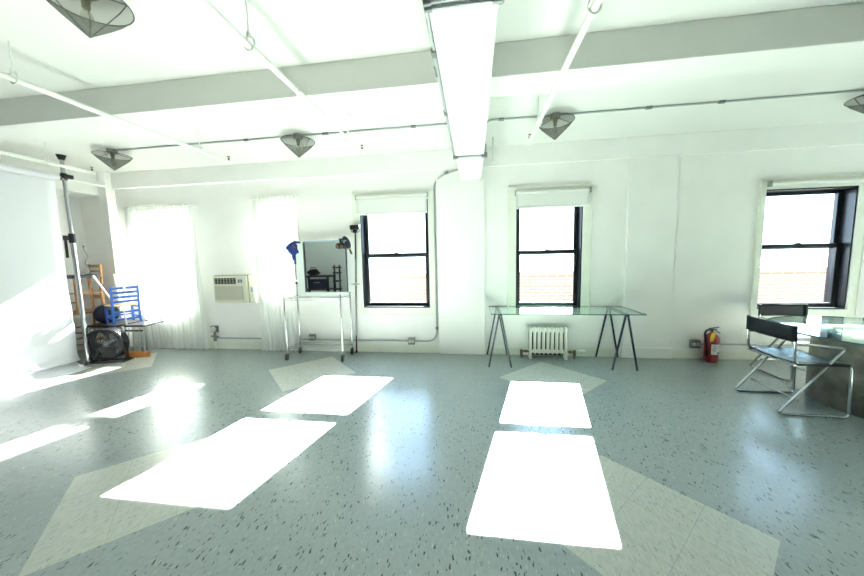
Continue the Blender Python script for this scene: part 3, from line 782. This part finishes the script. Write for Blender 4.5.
MB().tube([(-.165, -.155, .16), (.165, -.155, .16)], .011, 8).tube([(-.165, .155, .2), (.165, .155, .2)], .011, 8).tube([(.165, -.155, .3), (.165, .155, .3)], .011, 8).tube([(-.165, -.155, .3), (-.165, .155, .3)], .011, 8).build('rung', 'oak', t)
t = thing('leaning_chair', 'brown wooden chair standing behind the tall wooden stool in the corner', 'chair', (-6.70, 4.70, 0), rad(92))
for a in (-1, 1):
    MB().tube([(-.12, a*.11, 0), (-.06, a*.11, 1.13)], .016, 10).build('back_post', 'oak', t)
    MB().tube([(.10, a*.11, 0), (.08, a*.11, .46)], .016, 10).build('leg', 'oak', t)
MB().box(-.12, .12, -.13, .13, .46, .49).build('seat', 'oak', t, bev=.008)
MB().bar((-.075, -.11, .98), (-.075, .11, .98), .018, .06).bar((-.085, -.11, .72), (-.085, .11, .72), .018, .03).build('back_rail', 'oak', t)
t = thing('wavy_rod', 'grey wavy metal rod standing up from the navy seat', 'rod', (-6.50, 4.40, 1.387))
MB().tube([(.03*sin(i*.52)*(.4+.6*min(1, i/6)), 0, .46*i/22) for i in range(23)], .008, 8).build('rod', 'zinc', t)
MB().ball((.03*sin(22*.52), 0, .47), .014, 10).build('rod_tip', 'dgrey', t)
MB().lathe([(.001, 0), (.05, 0), (.05, .008), (.012, .012), (.001, .012)], 16).build('rod_base', 'dgrey', t)

# ------------------------------------------------------------------ chrome wire rack with mirror
RX0, RX1, RY0, RY1 = -2.895, -1.985, 4.335, 4.70
t = thing('wire_rack', 'chrome wire rack on casters standing before the narrow curtain', 'rack', ((RX0+RX1)/2, (RY0+RY1)/2, 0))
hx, hy = (RX1-RX0)/2, (RY1-RY0)/2
for a in (-1, 1):
    for b_ in (-1, 1):
        top = 1.02 if b_ < 0 else (1.80 if a < 0 else 1.02)
        MB().tube([(a*hx, b_*hy, .10), (a*hx, b_*hy, top)], .0125, 12).tube([(a*hx, b_*hy, top-.005), (a*hx, b_*hy, top+.008)], .014, 12).build('post', 'chrome', t)
        c = MB().lathe([(.001, -.012), (.038, -.012), (.042, -.006), (.042, .006), (.038, .012), (.001, .012)], 18, Matrix.Translation((a*hx, b_*hy-.02, .042)) @ Matrix.Rotation(PI/2, 4, 'Y'))
        c = c.build('caster', 'rubber', t)
        MB().box(a*hx-.02, a*hx+.02, b_*hy-.028, b_*hy+.014, .085, .105).box(a*hx-.022, a*hx-.016, b_*hy-.035, b_*hy, .03, .09).box(a*hx+.016, a*hx+.022, b_*hy-.035, b_*hy, .03, .09).build('caster_fork', 'dgrey', c)
for z in (.975, .185):
    s = MB()
    for zz in (z, z-.03):
        s.tube([(-hx, -hy, zz), (hx, -hy, zz), (hx, hy, zz), (-hx, hy, zz)], .004, 6, closed=True)
    for k in range(24):
        x = -hx+2*hx*k/23; s.tube([(x, -hy, z+.003), (x, hy, z+.003)], .0018, 5)
    for q in (-hy*.4, hy*.4): s.tube([(-hx, q, z-.004), (hx, q, z-.004)], .0035, 6)
    for k in range(40):
        x = -hx+2*hx*k/39; x2 = x+2*hx/80
        for yy in (-hy, hy): s.tube([(x, yy, z-.03), (x2, yy, z)], .0015, 4, cap=False)
    s.build('wire_shelf', 'chrome', t)
MB().tube([(-hx, hy+.014, 1.50), (-hx+.0, hy+.03, 1.50)], .02, 10).tube([(-hx, hy, 1.485), (-hx, hy, 1.53)], .019, 10).tube([(-hx, hy, 1.16), (-hx, hy, 1.20)], .018, 10).build('post_collar', 'dgrey', t)

ms = .9785
t = thing('mirror', 'large framed mirror standing on top shelf of the chrome rack', 'mirror', (-2.34, 4.63, ms))
mx0, mx1 = -.345, .35
tilt = Matrix.Rotation(rad(-.3), 4, 'X')
def tb(mb, *a): return mb.box(*a, xf=tilt)
tb(MB(), mx0, mx1, 0, .012, .03, .855).build('mirror_glass', 'mirror', t)
tb(MB(), mx0-.012, mx1+.012, .012, .03, .0, .87).build('backing', 'wboard', t)
f = MB(); tb(f, mx0-.012, mx1+.012, -.006, .012, .855, .872); f.build('top_frame', 'mframe', t)
f = MB(); tb(f, mx0-.012, mx0+.012, -.006, .012, .0, .855); f.build('side_frame', 'dgrey', t)
f = MB(); tb(f, mx1-.006, mx1+.012, -.006, .012, .0, .855); f.build('side_frame', 'dgrey', t)
f = MB(); tb(f, mx0-.012, mx1+.012, -.012, .012, .0, .055); f.build('bottom_rail', 'wboard', t)
t = thing('white_board', 'white board leaning upright left of the mirror on the rack', 'board', (-2.78, 4.66, ms), rad(-10))
MB().box(-.07, .075, -.012, .012, 0, .84).build('board_panel', 'wboard', t, bev=.003)
MB().box(.075, .083, -.013, .013, 0, .84).build('board_edge', 'dgrey', t)

# blue cloth over the rear post
t = thing('hanging_cloth', 'blue and red cloth hanging on the top of rack post', 'cloth', (RX0+.06, RY1, 1.82))
def blob(cx_, cz, sx, sy, sz, seed, taper=0.):
    rnd = random.Random(seed); ph = [rnd.uniform(0, 6) for _ in range(6)]
    def f(u, v):
        a = 2*PI*u; b_ = PI*(.02+.96*v)
        k = 1+.16*sin(3*a+ph[0]+2*b_)+.10*sin(5*a+ph[1]-3*b_)+.07*sin(9*a+ph[2]+b_*4)
        zz = cos(b_); w_ = sin(b_)*(1-taper*(1-zz)/2)
        return Vector((cx_+sx*w_*cos(a)*k + .02*sin(zz*4+ph[3]), sy*w_*sin(a)*k, cz+sz*zz+.015*sin(a*4+ph[4])))
    return f
MB().grid(blob(-.04, -.10, .135, .07, .13, 8, .25), 40, 20).build('blue_fold', 'bluecloth', t)
MB().grid(blob(-.055, -.21, .05, .04, .10, 5, .5), 30, 14).build('hanging_end', 'bluecloth', t)
MB().grid(blob(.0, -.245, .032, .03, .05, 6, .3), 24, 10).build('red_tassel', 'redcloth', t)
MB().grid(blob(.085, -.17, .028, .03, .11, 9, .2), 24, 12).build('beige_strap', 'tancloth', t)
MB().grid(blob(-.02, -.05, .03, .075, .03, 11), 20, 10).build('red_patch', 'redcloth', t)

t = thing('clip_fixture', 'small dark round-lobed fixture clipped on top edge of mirror', 'fixture', (-2.06, 4.615, 1.70))
MB().tube([(0, -.005, .09), (0, -.005, .17)], .016, 10).box(-.02, .02, -.015, .03, .145, .175).build('clip', 'bplastic', t)
for s in (-1, 1): MB().ball((s*.036, -.02, .06), .042, 14, (1, .8, 1.1)).build('round_lobe', 'bplastic', t); 
for s in (-1, 1): MB().ball((s*.036, -.045, .055), .024, 12, (1, .5, 1.1)).build('lens', 'brass', t)

t = thing('light_stand', 'tall dark pole with black clamp head leaning right of the rack', 'stand', (-1.945, 4.77, 0))
MB().tube([(0, 0, .02), (.075, -.005, 2.0)], .0135, 12).build('pole', 'dgrey', t)
MB().tube([(.012, -.012, .3), (.06, -.016, 1.55)], .005, 8).build('side_rod', 'chrome', t)
MB().lathe([(.02, 0), (.024, .02), (.014, .05), (.001, .05)], 12).build('rubber_foot', 'rubber', t)
MB().tube(fillet([(.005, -.01, 2.06), (.005, -.01, 1.98), (.15, -.01, 1.98), (.15, -.01, 2.06)], .03), .009, 8).build('yoke', 'steel', t)
MB().box(.0, .155, -.06, .035, 2.015, 2.085).box(.04, .11, -.045, .02, 1.965, 2.02).build('clamp_head', 'bplastic', t, bev=.012)
k = MB().tube([(-.03, -.02, 1.145), (.12, -.02, 1.15)], .010, 8).ball((.045, -.025, 1.148), .028, 12).build('cross_clamp', 'steel', t)

t = thing('oval_paddle', 'dark navy oval paddle hanging between mirror and tall pole', 'paddle', (-1.935, 4.66, 1.70))
pm = Matrix.Rotation(rad(-24), 4, 'Y')
MB().lathe([(.001, -.018), (.6, -.016), (.95, -.006), (1, 0), (.95, .006), (.6, .016), (.001, .018)], 28,
           pm @ Matrix.Translation((0, 0, .12)) @ Matrix.Diagonal((.06, 1, .11, 1)) @ Matrix.Rotation(PI/2, 4, 'X')).build('paddle_head', 'navy', t)
MB().tube([pm @ Vector((0, 0, .02)), pm @ Vector((.0, 0, -.075))], [.012, .015], 10).build('paddle_handle', 'bplastic', t)
MB().tube([pm @ Vector((-.03, -.012, .02)), pm @ Vector((.03, -.012, .01))], .01, 8).build('pale_band', 'tancloth', t)

# ------------------------------------------------------------------ what the mirror shows behind the camera
t = thing('work_bench', 'dark work bench with black gear seen in the mirror', 'table', (-5.75, -1.6, 0))
MB().box(-.62, .5, -.32, .32, .98, 1.04).build('bench_top', 'dgrey', t)
for a in (-.58, .46):
    for b_ in (-1, 1): MB().box(a-.03, a+.03, b_*.27-.03, b_*.27+.03, 0, .98).build('leg', 'bplastic', t)
MB().box(-.58, .46, -.28, .28, .50, .54).build('lower_shelf', 'dgrey', t)
t = thing('equipment_case', 'navy equipment case on lower shelf of bench in the mirror', 'case', (-5.75, -1.6, .541))
MB().box(-.35, .25, -.22, .22, 0, .36).build('case_body', 'navy', t, bev=.02)
MB().tube(fillet([(-.1, .22, .24), (-.1, .26, .24), (.1, .26, .24), (.1, .22, .24)], .02), .012, 8).build('handle', 'outletw', t)
t = thing('gear_bag', 'black rounded gear bag on left end of bench in the mirror', 'bag', (-5.98, -1.6, 1.041))
MB().grid(blob(0, .11, .22, .16, .115, 21), 30, 16).build('bag_body', 'bplastic', t)
MB().tube(fillet([(-.12, 0, .2), (-.10, 0, .3), (.10, 0, .3), (.12, 0, .2)], .06), .012, 8).build('handle', 'bplastic', t)
t = thing('tool_rack', 'tall black rack with red knobs at bench end in the mirror', 'rack', (-5.02, -1.55, 0))
for a in (-1, 1): MB().box(a*.10-.02, a*.10+.02, -.03, .03, 0, 1.36).build('upright', 'bplastic', t)
for z in (.5, .8, 1.1, 1.3): MB().box(-.12, .12, -.12, .12, z, z+.05).build('shelf', 'dgrey', t)
for a in (-1, 1): MB().ball((a*.10, 0, 1.39), .035, 12).build('knob', 'redcloth', t)

t = thing('mirror_fill_panel', 'big white panel added behind the bench to brighten the mirror view', 'panel', (-5.7, -2.3, 0))
MB().box(-1.3, 1.3, -.02, .02, .02, 2.7).build('panel_sheet', 'wboard', t)  # added panel, gives the mirror something bright to reflect
for a in (-1, 1): MB().box(a*1.0-.03, a*1.0+.03, -.35, .35, 0, .03).build('foot', 'dgrey', t)

# ------------------------------------------------------------------ sun, sky, camera
sd = bpy.data.lights.new('sun', 'SUN'); sd.energy = 14.0; sd.angle = rad(.55); sd.color = (1.0, .97, .90)
so = bpy.data.objects.new('sun', sd); C.objects.link(so)
so.rotation_euler = SUN.to_track_quat('-Z', 'Y').to_euler(); so.location = (3, 14, 10)

wd = bpy.data.worlds.new('sky'); bpy.context.scene.world = wd; wd.use_nodes = True
nt = wd.node_tree; bg = nt.nodes['Background']
tcw = nt.nodes.new('ShaderNodeTexCoord'); spw = nt.nodes.new('ShaderNodeSeparateXYZ'); rw = nt.nodes.new('ShaderNodeValToRGB')
nt.links.new(tcw.outputs['Generated'], spw.inputs[0]); nt.links.new(spw.outputs['Z'], rw.inputs['Fac'])
rw.color_ramp.elements[0].position = 0; rw.color_ramp.elements[0].color = (.66, .83, 1, 1)
rw.color_ramp.elements[1].position = .9; rw.color_ramp.elements[1].color = (.36, .60, 1, 1)
nt.links.new(rw.outputs[0], bg.inputs['Color']); bg.inputs['Strength'].default_value = .46

H, f_px = 1.55, 307.794
yaw, pitch, roll = .136807, .0987952, -.02113954
fwv = Vector((-sin(yaw)*cos(pitch), cos(yaw)*cos(pitch), -sin(pitch)))
rt = Vector((cos(yaw), sin(yaw), 0)); up = rt.cross(fwv)
r2 = rt*cos(roll)+up*sin(roll); u2 = -rt*sin(roll)+up*cos(roll)
cam = bpy.data.cameras.new('camera'); co = bpy.data.objects.new('camera', cam); C.objects.link(co)
mw = Matrix((r2, u2, -fwv)).transposed().to_4x4(); mw.translation = (0, 0, H); co.matrix_world = mw
cam.sensor_fit = 'HORIZONTAL'; cam.sensor_width = 36; cam.lens = f_px/864*36; cam.clip_start = .05
sc = bpy.context.scene; sc.camera = co
sc.view_settings.view_transform = 'Standard'; sc.view_settings.look = 'None'
sc.view_settings.gamma = 1; sc.view_settings.use_curve_mapping = False
sc.view_settings.exposure = 4.7
cy = sc.cycles
cy.max_bounces = 14; cy.diffuse_bounces = 8; cy.glossy_bounces = 6; cy.transparent_max_bounces = 16; cy.transmission_bounces = 6
cy.sample_clamp_indirect = 8; cy.use_denoising = True; cy.caustics_reflective = False; cy.caustics_refractive = False
